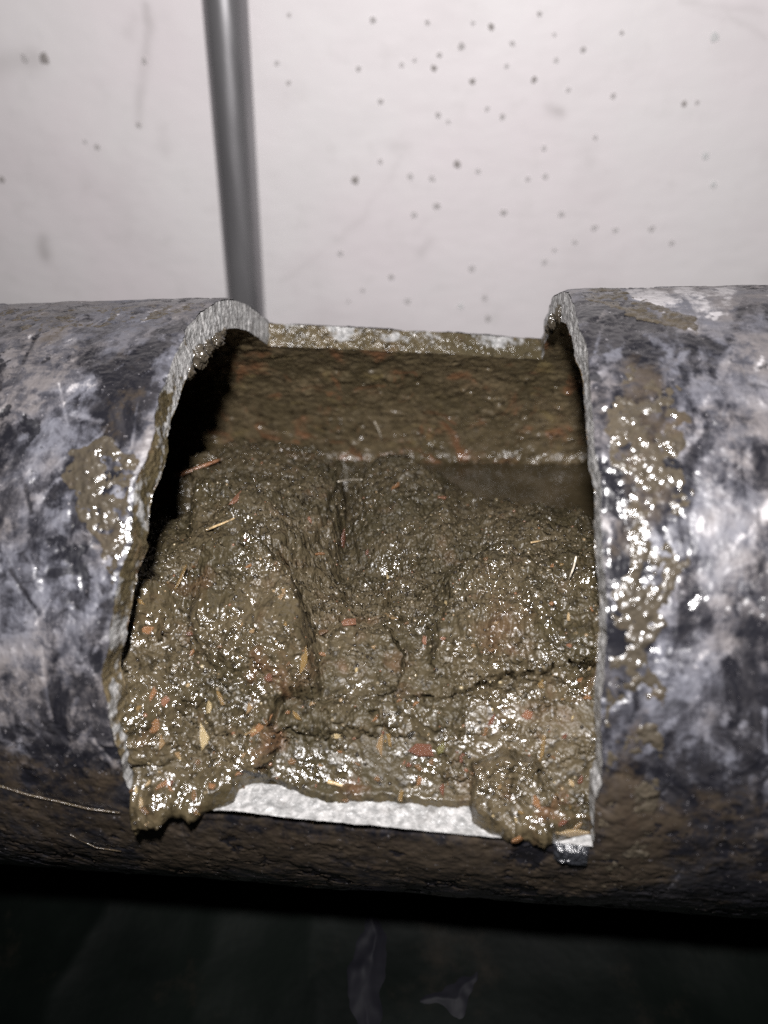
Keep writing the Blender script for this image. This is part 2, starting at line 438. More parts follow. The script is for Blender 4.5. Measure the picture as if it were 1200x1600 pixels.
# right side
haze += .95*region([(960, 452), (1160, 440), (1130, 535), (1070, 520), (1000, 475)], .0015, .002, 140)
haze += .22*region([(1060, 560), (1200, 520), (1200, 1000), (1070, 1020), (1055, 800)], .008, .006, 141)
dark -= .35*region([(1060, 560), (1200, 520), (1200, 960), (1070, 980), (1055, 800)], .008, .006, 141)
haze -= .25*region([(885, 458), (950, 460), (1080, 520), (960, 570), (905, 560)], .005, .005, 142)
dark += .55*region([(945, 700), (985, 690), (990, 860), (950, 900)], .004, .004, 143)
mud += .9*region([(920, 560), (960, 540), (1075, 560), (1075, 720), (1050, 860), (990, 900), (940, 880)], .006, .004, 144)
mud += .75*region([(930, 1040), (990, 1030), (1030, 1180), (1010, 1380), (925, 1380)], .006, .006, 145)
mud += .4*region([(1160, 445), (1200, 443), (1200, 540), (1130, 535)], .002, .003, 146)
dark += .5*region([(1000, 1080), (1200, 1030), (1200, 1300), (1040, 1280)], .012, .008, 147)
# below the window
mud += .35*region([(200, 1290), (900, 1330), (900, 1400), (250, 1370)], .006, .008, 148)
dE = np.minimum(np.abs(SS-2)/1*.07, np.abs(SS-3)/1*.09) + 0*x
dRow = np.minimum(np.abs(RR-0)*1., np.abs(RR-1)*.062)
dwin = np.where((RR >= 0) & (RR <= 1), dE, np.where((SS >= 2) & (SS <= 3), np.minimum(np.abs(RR-1)*.062, np.abs(RR-4)*.1), np.hypot(dE, dRow)))
rad = R + .0004*fbm(x, y, .03, 150, 3) + .00022*fbm(x, y, .006, 153, 4) + .00025*np.clip(mud, 0, 1)*(fbm(x, y, .004, 155, 4)+.3)
rad -= .00045*np.exp(-(dwin/.0007)**2)
sx, sy = np.cos(.5), np.sin(.5)
for i in range(16):                       # gouges and scratches in the coating
    a0, b0 = rng.uniform(-.135, .11), rng.uniform(-.05, .05); an = rng.uniform(-.9, .9); L = rng.uniform(.006, .022)
    dd = seg_dist(x, y, [(a0, b0), (a0+L*math.cos(an), b0+L*math.sin(an))])
    rad -= .00035*np.exp(-(dd/.0005)**2); haze += .5*np.exp(-(dd/.0006)**2)
pl1 = fbm(x+.004*fbm(x, y, .006, 190, 4, .65), y+.004*fbm(x, y, .006, 194, 4, .65), .018, 160, 5, .6)
pl2 = fbm(x+.003*fbm(x, y, .005, 196, 4, .65), y*.7, .011, 165, 5, .6)
plate = sst(.02, .06, pl1); pitm = sst(.30, .36, pl2)
rad += .00022*plate - .00035*pitm; haze += .22*(plate-.5); dark += .75*pitm
haze += .5*sst(.33, .37, fbm(x*.8+y*.5, y*.25-x*.2, .006, 183, 4, .6))*(1-low)
for i in range(70):
    a0, b0 = rng.uniform(-.135, .11), rng.uniform(-.08, .06); an = rng.normal(1.2, .5); L = rng.uniform(.003, .016)
    dd = seg_dist(x, y, [(a0, b0), (a0+L*math.cos(an), b0+L*math.sin(an))]); g_ = np.exp(-(dd/.0004)**2)
    rad -= .0002*g_; haze += rng.choice([-.5, .6])*g_
keepq = grid_q(*x.shape)
sq = SS[:-1, :-1].ravel(); rq = RR[:-1, :-1].ravel()
inwin = (sq >= 2) & (sq < 3) & (rq < 1)
Vo, Qo, Ao = compact(cyl(x, ph, rad).reshape(-1, 3), keepq, ~inwin, {'haze': haze, 'mud': mud, 'dark': dark})
pchild('pipe_wall', mesh_np('pipe_wall', Vo, Qo, Ao), M_outer)
outer_rad = (x, ph, rad)

# inner lining --------------------------------------------------
sc2 = lin(0, 1, 6)+lin(1, 2, 90)+lin(2, 3, 330)+lin(3, 4, 90)+lin(4, 5, 6)+[5.]
sr2 = lin(0, 1, 120)+lin(1, 2, 20)+lin(2, 3, 40)+lin(3, 4, 330)+[4.]
x2, p2 = param(sc2, sr2); y2 = p2*R
S2 = np.asarray(sc2)[:, None]*np.ones_like(x2); R2 = np.asarray(sr2)[None, :]*np.ones_like(x2)
r2 = R - T - .0007*(fbm(x2, y2, .014, 170, 5, .6)+.2) - .0003*fbm(x2, y2, .0035, 176, 4) - .0005*sst(.3, .8, fbm(x2, y2, .006, 178, 4, .65)) + .0007*sst(.55, .8, fbm(x2, y2, .0045, 182, 2))
edge_fade = np.clip(np.minimum(np.abs(R2-4), np.abs(R2))*12, 0, 1)
edge_fade = np.where((R2 < 1) & (S2 < 2), np.clip((2-S2)*30, 0, 1), np.where((R2 < 1) & (S2 > 3), np.clip((S2-3)*30, 0, 1), np.where((S2 >= 2) & (S2 <= 3), edge_fade, 1)))
tide = np.exp(-((R*np.sin(PHI0+p2)+.078*R+.0022*fbm(x2, 0*x2, .016, 184, 4, .6))/.0024)**2)*(p2 < -1.5)
r2 -= tide*(.0010+.0022*fbm(x2, y2*.6, .007, 186, 4, .6)) + (p2 < -1.5)*.0011*sst(.1, .7, fbm(x2, y2, .016, 188, 4, .6))
r2 = (R-T) + (r2-(R-T))*edge_fade
q2 = grid_q(*x2.shape, True); inw = (S2[:-1, :-1].ravel() >= 2) & (S2[:-1, :-1].ravel() < 3) & (R2[:-1, :-1].ravel() < 1)
Vi, Qi, _ = compact(cyl(x2, p2, r2).reshape(-1, 3), q2, ~inw, {})
o = pchild('inner_lining', mesh_np('inner_lining', Vi, Qi), M_lin)
o['label'] = 'sludge coated inside of the pipe'

# sawn edges ----------------------------------------------------
def cut_edge(x, ph, nrm_axis, sign, seed, mudf, label):
    n = len(x); k = 14; f = np.linspace(0, 1, k)[None, :]
    X = x[:, None]*np.ones_like(f); P = ph[:, None]*np.ones_like(f)
    rr_ = (R-.00045)*(1-f) + (R-T)*f
    s = (ph*R if nrm_axis == 'x' else x)[:, None]*np.ones_like(f)
    prof = np.sin(np.pi*f)**.5
    dsp = prof*(.00055*fbm(s, rr_, .004, seed, 4, .65) + .00012*fbm(s, rr_, .0012, seed+4, 3))
    if nrm_axis == 'x': X = X + sign*dsp
    else: P = P + sign*dsp/R
    V = cyl(X, P, rr_).reshape(-1, 3)
    m = mudf(s, f*np.ones_like(s), X) + 0*s
    o = pchild('cut_edge', mesh_np('cut_edge', V, grid_q(n, k), {'mud': m}), M_cut); o['label'] = label
rows = np.array(lin(0, 1, 700)+[1.-1e-9]); colsx = np.array(lin(2, 3, 620)+[3.-1e-9])
xe, pe = param([2.], rows)
cut_edge(xe[0], pe[0], 'x', 1, 200, lambda s, f, X: -.22+.8*fbm(s, f*.01, .008, 210)+.85*sst(-1.0, -.3, s/R)*sst(.62, .40, s/R), 'pale grey sawn ring edge at the left of the window')
xe, pe = param([3.-1e-9], rows)
cut_edge(xe[0], pe[0], 'x', -1, 220, lambda s, f, X: .1+.5*fbm(s, f*.01, .012, 230)+.3*sst(-1.1, -1.5, s/R), 'sawn ring edge at the right of the window')
xe, pe = param(colsx, [0.])
cut_edge(xe[:, 0], pe[:, 0], 'p', 1, 240, lambda s, f, X: .62+.65*fbm(s, f*.008, .012, 250)+.55*sst(.5, 1., f)-.2*sst(-.06, -.067, s), 'wet mud smeared sawn edge at the back of the window')
xe, pe = param(colsx, [1.-1e-9])
cut_edge(xe[:, 0], pe[:, 0], 'p', -1, 260, lambda s, f, X: -.25+.4*fbm(s, f*.008, .010, 270)+.5*sst(.06, .0, f)*0, 'bright clean sawn edge at the front of the window')

# ------------------------------------------------------------------ sludge
LIPX = lambda x: phf(x) + np.interp(x, x_s, jagF)
nx, nv = 760, 900
xs = np.linspace(-1.55*R, .44*R, nx)
VV = np.zeros((nx, nv, 2)); QC = np.zeros((nx, nv)); 
for i, xv in enumerate(xs):
    pf = PHI0 + float(LIPX(xv))
    cy, sy_ = math.cos(pf), math.sin(pf)
    t_ = float(sst(-.106, -.086, xv)*sst(.016, -.028, xv)); L_ = lambda a_, b_: (R*(a_[0]+(b_[0]-a_[0])*t_), R*(a_[1]+(b_[1]-a_[1])*t_))
    pts = [L_((.70, -.34), (.97, -.36)), L_((.57, -.15), (.87, -.10)), L_((.46, -.03), (.72, .015)), L_((.25, .075), (.42, .08)), L_((0, .18), (.06, .17)), (-.28*R, .285*R), (-.54*R, .29*R), (-.76*R, .205*R),
           ((R-T-.001)*cy, sy_*(R-T-.001)+.0010), ((R-.0004)*cy, (R-.0004)*sy_)]
    for k in range(1, 12): pts.append((R*math.cos(pf+.04*k), R*math.sin(pf+.04*k)))
    pts = np.array(pts)
    al = np.concatenate([[0], np.cumsum(np.hypot(*np.diff(pts, axis=0).T))])
    lip = al[9]; q = np.concatenate([np.linspace(0, lip, nv-100, endpoint=False), np.linspace(lip, lip+.022, 100)])
    VV[i, :, 0] = np.interp(q, al, pts[:, 0]); VV[i, :, 1] = np.interp(q, al, pts[:, 1]); QC[i] = lip - q
k = np.hanning(15); k /= k.sum()
for c_ in (0, 1):
    pad = np.pad(VV[:, :, c_], ((0, 0), (7, 7)), mode='reflect', reflect_type='odd')
    VV[:, :, c_] = np.apply_along_axis(lambda a: np.convolve(a, k, 'valid'), 1, pad)
dY = np.gradient(VV[:, :, 0], axis=1); dZ = np.gradient(VV[:, :, 1], axis=1); ln = np.hypot(dY, dZ)+1e-12
NY, NZ = dZ/ln, -dY/ln
X = xs[:, None]*np.ones((1, nv)); Q = QC
ylip = lambda x_: R*math.cos(PHI0+float(LIPX(x_)))
_mqc = {}
def mq(u, v, h=0.):                       # photo point on the base surface raised by h -> (x, q)
    if h not in _mqc:
        Pb = np.stack([X, VV[:, :, 0]+NY*h, VV[:, :, 1]+NZ*h], -1)[::2, ::2].reshape(-1, 3)
        _mqc[h] = (*pix(Pb), X[::2, ::2].ravel(), Q[::2, ::2].ravel())
    a, b, z, xx, qq = _mqc[h]
    d_ = (a-u)**2+(b-v)**2; m = np.where(d_ < max(25., d_.min()*1.5))[0]; m = m[z[m] < z[m].min()+.006]
    j_ = m[np.argmin(d_[m])]; return (xx[j_], qq[j_])
wx = X + .0016*fbm(X, Q, .010, 300, 4, .6); wq = Q + .0016*fbm(X, Q, .010, 310, 4, .6)
fxw = X + .0005*fbm(X, Q, .003, 320, 3); fqw = Q + .0005*fbm(X, Q, .003, 325, 3)
def clod(pts, h, edge, hp=None, warp=True, fade=None):
    P = [mq(a, b, h if hp is None else hp) for a, b in pts]
    g_ = 1. if fade is None else sst(mq(*fade[0], .002)[1], mq(*fade[1], .005)[1], Q)
    return h*g_*sst(-edge*.5, edge*.5, poly_sd(wx if warp else fxw, wq if warp else fqw, P))
H = np.zeros_like(X)
gran = np.full_like(X, .35)
H += .0026*fbm(X, Q, .024, 330, 4) + .0016*fbm(X, Q, .010, 340, 3)
H += .0034*sst(.0, .03, -np.abs(Q-1.42*R)+.03)*0
c1 = clod([(292, 722), (335, 700), (370, 682), (440, 690), (500, 697), (530, 716), (532, 762), (522, 800), (500, 845), (455, 885), (340, 900), (300, 820), (300, 765)], .0125, .0034, fade=((400, 925), (400, 800)))
c1b = clod([(268, 748), (300, 735), (370, 715), (370, 735), (300, 752), (272, 756)], .0100, .0020)
c2 = clod([(548, 738), (580, 714), (622, 703), (662, 725), (700, 757), (730, 800), (720, 870), (600, 880), (556, 800)], .0092, .0085, fade=((620, 890), (620, 770)))
c3 = clod([(395, 893), (455, 900), (470, 950), (490, 1000), (487, 1075), (440, 1097), (425, 1160), (405, 1200), (365, 1225), (330, 1268), (200, 1288), (150, 1150), (190, 1000), (300, 925)], .0052, .0030)
c3b = clod([(330, 915), (400, 890), (455, 905), (480, 1000), (440, 1060), (330, 1040), (300, 960)], .0056, .0075)
c4 = clod([(692, 890), (780, 862), (960, 850), (960, 1035), (850, 1044), (760, 1072), (705, 1060), (690, 960)], .0050, .0110)
c5 = clod([(735, 1200), (770, 1180), (838, 1180), (852, 1220), (878, 1268), (935, 1280), (935, 1330), (860, 1325), (790, 1312), (742, 1275)], .0036, .0018)
c6 = clod([(228, 815), (300, 800), (420, 812), (480, 850), (420, 890), (300, 920), (200, 1000), (120, 1000), (140, 820)], .0080, .010)
c7 = clod([(720, 800), (790, 795), (920, 808), (960, 850), (900, 862), (760, 858)], .0036, .008)
c8 = clod([(440, 1100), (560, 1088), (660, 1088), (720, 1110), (650, 1140), (500, 1150), (440, 1140)], .0030, .006)
pit = clod([(520, 760), (560, 760), (590, 860), (690, 880), (690, 930), (560, 960), (500, 900)], -.0058, .016, 0)
c9 = clod([(60, 960), (170, 930), (235, 900), (262, 1000), (255, 1120), (245, 1290), (60, 1290)], .0055, .011)
H += c9 + np.maximum(c1, c1b) + c2 + c3 + c3b + c4 + c5 + c6 + c7 + c8 + pit
lumpy = np.clip((c3/.0052)*.9 + (c4/.0050)*.9 + (c5/.0036) + .25, 0, 1)
upper = np.clip(1 - lumpy, 0, 1)
cracks = [  # photo polyline, half width mm, depth mm
 ([(335, 925), (370, 905), (400, 888), (440, 890), (468, 922)], 1.2, 3.0), ([(560, 860), (600, 880), (600, 920), (560, 950)], .8, 2.5),
 ([(405, 880), (425, 885), (440, 893)], .55, 3), ([(452, 898), (470, 925), (480, 950), (490, 985)], .45, 3.5),
 ([(490, 985), (485, 1020), (490, 1060), (483, 1085)], .3, 2.6), ([(483, 1085), (455, 1092), (440, 1102), (433, 1125), (430, 1140)], 1.0, 5),
 ([(430, 1140), (436, 1150), (430, 1168)], .5, 3), ([(530, 1160), (545, 1185), (536, 1212)], .35, 2.6),
 ([(592, 958), (612, 975), (628, 1010), (632, 1045), (622, 1078)], .35, 2.8), ([(622, 1078), (590, 1085), (520, 1088), (470, 1090)], .25, 1.6),
 ([(650, 1086), (700, 1080), (760, 1074), (800, 1056), (850, 1045), (935, 1040)], .35, 3.), ([(843, 1205), (852, 1225), (875, 1262)], .55, 3.5),
 ([(590, 887), (620, 895), (650, 896), (680, 885), (715, 878)], .4, 3.4), ([(536, 690), (539, 725), (537, 760), (524, 800), (504, 842), (470, 872)], .7, 4.5), ([(538, 695), (541, 730), (538, 752)], 2.4, 7),
 ([(518, 705), (524, 735), (518, 760), (505, 790), (495, 805)], .3, 2.4), ([(572, 755), (568, 790), (577, 825)], .5, 3.2),
 ([(540, 790), (520, 815), (502, 835)], .5, 3.2), ([(490, 832), (470, 845), (455, 862)], .4, 2.6), ([(545, 880), (538, 895), (530, 905)], .7, 3.5),
 ([(530, 860), (545, 850), (560, 855)], .4, 2.5), ([(270, 985), (265, 1000), (268, 1015)], .45, 2.6), ([(560, 765), (548, 790), (556, 840)], .3, 2.2),
 ([(480, 900), (505, 935), (530, 958), (560, 965)], .25, 1.8), ([(910, 815), (900, 830)], .3, 2), ([(330, 842), (365, 850)], .3, 1.6),
 ([(700, 905), (705, 930), (740, 960)], .25, 1.6), ([(410, 1195), (425, 1196)], .4, 2)]
CWX = .0014*fbm(X, Q, .006, 400, 3, .5); CWQ = .0014*fbm(X, Q, .006, 440, 3, .5); CWN = noise(X, Q, .004, 480)
for i, (pl, wd, dp) in enumerate(cracks):
    P = [mq(a, b, .003) for a, b in pl]
    L = sum(math.hypot(P[j+1][0]-P[j][0], P[j+1][1]-P[j][1]) for j in range(len(P)-1))
    dd = seg_dist(X + CWX, Q + CWQ, P)
    wv = wd*.00080*(.85 + .5*CWN)
    H -= dp*.0024*np.clip(1.3-dd/np.maximum(wv, 2.2e-4), 0, 1)
    H += .0004*np.exp(-((dd-wd*.0016)/.0012)**2)
# crumbly relief
rd = ridged(wx, wq, .0075, 500, 4)
fis = clod([(480, 740), (600, 740), (640, 860), (720, 880), (640, 960), (470, 940), (440, 860)], 1., .02, 0)
H -= (upper*.0016+fis*.0042)*sst(.80+.07*fis, .985, rd)*sst(-.4, .3, fbm(X, Q, .02, 510, 2)+.5*fis)
rd2 = ridged(wx+.001, wq*1.3, .0038, 505, 3); H -= (fis*.0026+.0006*upper)*sst(.86, .98, rd2)
wd1, id1 = worley(fxw, fqw, .0021, 1); wd2, id2 = worley(fxw, fqw, .0011, 2)
H += lumpy*(.00085*np.clip(1-wd1*1.25, 0, 1)**.6*(.3+id1)) + (.35+.4*lumpy)*.00050*np.clip(1-wd2*1.2, 0, 1)**.6*(.2+id2)
wd3, id3 = worley(fxw+.001, fqw, .0034, 7); H -= .0011*(id3 > .72)*np.clip(1-wd3*2.6, 0, 1)**.7
rd3 = ridged(fxw, fqw, .0030, 515, 3); H -= .0011*sst(.80, .98, rd3)*sst(-.5, .2, fbm(X, Q, .015, 517, 2))
H += .00080*fbm(X, Q, .0030, 520, 4, .62) + .00095*fbm(X, Q, .0065, 525, 3, .55)
# where the sludge ends at the front: some clods spill over the lip, elsewhere the sawn edge is bare
front = [(180, 1240), (188, 1292), (225, 1290), (262, 1282), (300, 1280), (335, 1272), (362, 1252), (372, 1226), (400, 1216), (440, 1220), (478, 1240), (510, 1250), (560, 1250),
         (600, 1250), (660, 1254), (705, 1262), (730, 1256), (738, 1285), (765, 1306), (800, 1316), (850, 1325), (880, 1312), (915, 1300), (945, 1305)]
fp = np.array([mq(a, b, .0008) for a, b in front]); fp = fp[np.argsort(fp[:, 0])]
qe = np.interp(xs, fp[:, 0], fp[:, 1])[:, None]
sd = Q - qe + .0009*fbm(X, Q, .006, 540, 4, .65)
fr = sst(-.0006, .0013, sd)
H = np.where(Q < .05, np.maximum(H, .0004)*sst(.05, .02, Q)+H*(1-sst(.05, .02, Q)), H)
hl = np.minimum(H, .0042 + .0012*fbm(X, Q, .006, 545, 4) + .00045*fbm(X, Q, .002, 548, 3)); H = H + (hl-H)*sst(.016, -.001, Q + .004*fbm(X, Q, .012, 549, 4))
H = -.0022 + (H + .0008 + .0022)*fr
# under the uncut parts the sludge stays inside the pipe
ph_lip = LIPX(xs)[:, None]
outw = np.maximum(sst(.0004, -.0018, X - (xl(ph_lip)+.0002)), sst(-.0004, .0012, X - xr(ph_lip)))
Y = VV[:, :, 0] + NY*H; Z = VV[:, :, 1] + NZ*H
rho = np.hypot(Y, Z); lim = np.minimum(rho, R-.0038); Y = Y*(1-outw+outw*lim/rho); Z = Z*(1-outw+outw*lim/rho)
rho = np.hypot(Y, Z); back = (Y > 0); lim = np.where(back, np.minimum(rho, R-T+.001), rho); Y *= lim/rho; Z *= lim/rho
for k_ in range(2):
    SVt = np.stack([X, Y, Z], -1); du = np.gradient(SVt, axis=0); dv = np.gradient(SVt, axis=1); NN = np.cross(dv, du); NN /= np.linalg.norm(NN, axis=-1, keepdims=True)+1e-12
    steep = sst(.8, .4, np.abs(NN[..., 2]))*sst(.004, .012, Q)
    dn = steep*(.0014*fbm(X*.7+Z*1.2, Y*.7-Z*1.1, .006, 590+9*k_, 4, .65))
    sg = np.where((NN @ F) > 0, -1, 1)
    Y = Y + NN[..., 1]*sg*dn; Z = Z + NN[..., 2]*sg*dn*.6
jx = .0005*fbm(Q, X, .004, 550, 3)                          # slight sideways crumble so clods overhang
SV = np.stack([X + jx, Y, Z], -1)
redm = sst(.25, .7, fbm(X, Q, .012, 560, 4)) * sst(.065, .02, Q)
wet_m = .12 + .42*lumpy + .95*fbm(X, Q, .013, 570, 4, .6) + .2*sst(.05, .01, Q) + .25*(H-np.median(H))/.003*0
sludge = empty('sludge', (-.02, 0, -R+T))
tag(sludge, 'wet brown sludge full of woody bits filling the opened pipe', 'sludge')
S_INV = Matrix.Translation((.02, 0, R-T))
def schild(name, me, m, label=None, kind=None):
    o = link(name, me, m, sludge); o.matrix_parent_inverse = S_INV
    if label: o['label'] = label
    if kind: o['kind'] = kind
    return o
me = mesh_np('mud_mass', SV.reshape(-1, 3), grid_q(nx, nv, True), {'red': redm, 'wet': wet_m})
schild('mud_mass', me, M_mud)
# normals / pixel lookup of the finished surface (build time only)
du = np.gradient(SV, axis=0); dv = np.gradient(SV, axis=1); NN = np.cross(dv, du); NN /= np.linalg.norm(NN, axis=-1, keepdims=True)+1e-12
pu, pv, pz = pix(SV.reshape(-1, 3)); NF = NN.reshape(-1, 3); SF = SV.reshape(-1, 3)
def surf(u, v, rpx=5):
    m = np.where((np.abs(pu-u) < rpx) & (np.abs(pv-v) < rpx))[0]
    if len(m) == 0: return None
    zmin = pz[m].min(); m = m[pz[m] < zmin+.003]
    nrm = NF[m].mean(0); nrm /= np.linalg.norm(nrm)
    if nrm @ F > 0: nrm = -nrm
    j = m[np.argmin((pu[m]-u)**2+(pv[m]-v)**2)]
    return SF[j], nrm, pz[j]

# ------------------------------------------------------------------ bits embedded in the sludge
def chip_mesh(name, seed, n=8, th=.25):
    rg = np.random.default_rng(seed); a = np.sort((np.arange(n)+.5*rg.random(n))/n*2*np.pi)
    r_ = .5*(.35+.8*rg.random(n)); V = []
    for lv, s in ((-.5, .9), (.15, 1.), (.5, .72)):
        for k in range(n): V.append((r_[k]*s*math.cos(a[k]), r_[k]*s*math.sin(a[k]), lv*th*(1+.5*(rg.random()-.5))))
    V.append((0, 0, .5*th)); fs = []
    for l_ in (0, 1):
        for k in range(n): fs.append((l_*n+k, l_*n+(k+1) % n, (l_+1)*n+(k+1) % n, (l_+1)*n+k))
    for k in range(n): fs.append((2*n+k, 2*n+(k+1) % n, 3*n))
    me = bpy.data.meshes.new(name); me.from_pydata(V, [], fs); me.update(); return me
def wet(name, c): 
    n = NT(name); cc = n.mix(n.rng(n.noise(500, 4, .6, .3), .35, .7), c, tuple(k*.55 for k in c))
    cc = n.mix(n.rng(n.noise(330, 4, .65), .46, .62, 0, .9), cc, (.050, .039, .022))
    return n.out(cc, .24, n.bump(n.noise(1600, 4), .0004, .6), Specular_IOR_Level=.6)
CH = {'orange': ('wood_chip', wet('orange_wood', (.20, .095, .040))), 'tan': ('wood_chip', wet('tan_wood', (.21, .135, .065))),
      'ochre': ('wood_chip', wet('ochre_wood', (.17, .105, .035))), 'cream': ('bark_flake', wet('cream_flake', (.44, .34, .18))),
      'red': ('brick_fragment', wet('red_brick', (.115, .042, .026))), 'terra': ('brick_fragment', wet('terracotta', (.19, .085, .05))),
      'brown': ('wood_chip', wet('brown_wood', (.13, .07, .032))), 'black': ('pebble', wet('black_pebble', (.006, .006, .006))),
      'olive': ('wood_chip', wet('olive_flake', (.12, .11, .03))), 'straw': ('straw_piece', wet('pale_straw', (.36, .26, .14)))}
CM = {}
chips = [(231,984,28,12,5,'orange'),(296,989,12,8,-30,'red'),(282,900,30,10,80,'ochre'),(236,1090,22,14,80,'orange'),(258,1096,16,11,60,'terra'),
 (243,1133,24,20,40,'orange'),(252,1163,26,18,70,'tan'),(318,1155,44,20,-72,'cream'),(328,1107,20,13,-80,'cream'),(323,1128,14,10,60,'cream'),(389,1108,18,14,70,'tan'),
 (402,1140,52,13,42,'orange'),(476,1033,36,14,86,'ochre'),(502,1022,22,12,-8,'orange'),(545,973,27,16,8,'terra'),(504,988,24,20,20,'brown'),(524,1150,22,19,40,'cream'),
 (463,1118,18,10,-40,'ochre'),(613,965,26,8,-18,'tan'),(594,1163,52,12,88,'tan'),(608,1157,24,9,-75,'ochre'),(657,1172,34,28,-50,'red'),(720,1180,22,15,-70,'red'),(690,1170,18,14,60,'olive'),
 (656,1220,20,9,85,'orange'),(627,1243,19,10,85,'ochre'),(846,1070,19,10,80,'ochre'),(918,1088,13,10,10,'orange'),(826,1118,20,15,20,'terra'),
 (848,1170,36,10,84,'ochre'),(838,1255,24,11,-80,'orange'),(805,1312,22,14,5,'orange'),(892,1301,62,11,-5,'straw'),(640,1147,18,13,70,'black'),(622,1115,13,8,0,'black'),
 (370,780,24,13,60,'terra'),(535,843,30,10,80,'red'),(500,866,17,6,5,'orange'),(615,763,22,10,42,'orange'),(690,778,17,8,-5,'terra'),(863,885,9,7,20,'orange'),
 (693,998,10,7,0,'terra'),(440,935,16,10,70,'tan'),(395,985,14,10,10,'tan'),(420,1060,16,14,30,'red'),(345,1010,14,10,10,'brown'),(590,1120,12,8,40,'brown'),
 (740,1010,10,8,0,'tan'),(640,1195,12,8,0,'red'),(760,1140,14,8,80,'brown'),(880,1150,12,9,50,'red'),(560,1195,18,8,-20,'brown'),(455,1190,16,10,10,'brown'),
 (250,1230,20,14,30,'orange'),(330,1230,16,12,0,'orange'),(215,1180,12,9,60,'tan'),(780,1230,14,10,30,'tan'),(690,1235,20,8,80,'red'),(585,1010,10,8,0,'tan'),
 (500,1195,14,6,10,'tan'),(775,975,10,8,0,'tan'),(860,945,9,7,0,'orange'),(650,1100,12,6,40,'orange'),(890,1010,10,8,0,'terra'),(310,1190,14,9,60,'brown'),(905,1220,16,10,70,'red')]
rgc = np.random.default_rng(21); kinds = ['orange', 'tan', 'ochre', 'cream', 'red', 'terra', 'brown', 'straw', 'brown', 'tan']
for k_ in range(110):
    v_ = 1290 - 480*rgc.random()**1.7; u_ = rgc.uniform(195, 925); L_c = 5+9*rgc.random()**2
    chips.append((u_, v_, L_c*(1+rgc.random()), L_c*.7, rgc.uniform(-90, 90), kinds[rgc.integers(10)]))
def place(me, name, m, u, v, lpx, wpx, ang, th, lift=.45, label=None):
    g = surf(u, v)
    if g is None: return None
    P, n_, dep = g
    d_ = math.cos(math.radians(ang))*RT + math.sin(math.radians(ang))*UP
    d_ = d_ - F*(d_ @ n_)/(F @ n_); ln_ = min(np.linalg.norm(d_), 1.5); d_ /= np.linalg.norm(d_)
    L = lpx*dep/FPX*ln_*1.2; W = wpx*dep/FPX*1.25
    b = np.cross(n_, d_); b /= np.linalg.norm(b)
    th_ = max(th*W, .0005); c_ = P + n_*th_*lift
    o = schild(name, me, m, label)
    o.matrix_world = Matrix(((d_[0]*L, b[0]*W, n_[0]*th_/.25, c_[0]), (d_[1]*L, b[1]*W, n_[1]*th_/.25, c_[1]), (d_[2]*L, b[2]*W, n_[2]*th_/.25, c_[2]), (0, 0, 0, 1)))
    return o
bpy.context.view_layer.update()
for i, (u, v, l_, w_, a, kd) in enumerate(chips):
    nm, m = CH[kd]; key = (kd, i % 5)
    if key not in CM:
        CM[key] = chip_mesh(nm, 100 + i, 4 + i % 3); CM[key].materials.append(m)
    place(CM[key], nm, m, u, v, l_, w_, a, .16)
# twigs and straws: bent thin tubes
def tube(name, pts, r0, m, r1=None, seg=6):
    pts = np.array(pts); n = len(pts); V = []; 
    for i in range(n):
        t = pts[min(i+1, n-1)]-pts[max(i-1, 0)]; t /= np.linalg.norm(t)
        a = np.cross(t, [0.3, .2, 1]); a /= np.linalg.norm(a); b = np.cross(t, a)
        r_ = r0 + ((r1 if r1 is not None else r0)-r0)*i/(n-1)
        for k in range(seg): V.append(pts[i] + r_*(math.cos(2*math.pi*k/seg)*a + math.sin(2*math.pi*k/seg)*b))
    fs = [(i*seg+k, i*seg+(k+1) % seg, (i+1)*seg+(k+1) % seg, (i+1)*seg+k) for i in range(n-1) for k in range(seg)]
    fs += [tuple(range(seg))[::-1], tuple((n-1)*seg+k for k in range(seg))]
    me = bpy.data.meshes.new(name); me.from_pydata([tuple(v) for v in V], [], fs); me.polygons.foreach_set('use_smooth', np.ones(len(fs), bool)); me.update()
    me.materials.append(m); return me
M_straw = CH['straw'][1]; M_fib = wet('pale_fibre', (.62, .56, .46)); M_twig = wet('reddish_twig', (.20, .095, .05))
def on_sludge_curve(name, pxs, r0, m, lift=.0003, label=None):
    pts = []
    for u, v in pxs:
        g = surf(u, v, 6)
        if g is None: continue
        pts.append(g[0] + g[1]*lift)
    if len(pts) < 2: return
    pts = np.array(pts); t = np.linspace(0, len(pts)-1, 12)
    sm = np.stack([np.interp(t, range(len(pts)), pts[:, k]) for k in range(3)], -1)
    lo_, hi_ = sm[0], sm[-1]; f = np.linspace(0, 1, 12)[:, None]
    sm = .4*sm + .6*(lo_*(1-f)+hi_*f) + np.array([0, 0, .0003])
    schild(name, tube(name, sm, r0, m, r0*.6), m, label)
on_sludge_curve('straw_piece', [(322, 832), (345, 822), (368, 812)], .0004, M_straw)
on_sludge_curve('twig', [(278, 748), (300, 740), (325, 731), (345, 722)], .0008, M_twig, .0008)
on_sludge_curve('straw_piece', [(828, 851), (842, 849), (854, 846)], .0003, M_straw)
on_sludge_curve('straw_piece', [(512, 1223), (524, 1226), (536, 1230)], .0005, M_straw)
on_sludge_curve('twig', [(530, 752), (548, 750), (566, 752)], .00025, M_fib)
on_sludge_curve('straw_piece', [(385, 1150), (400, 1142)], .0004, M_straw)
g = surf(890, 904, 6)
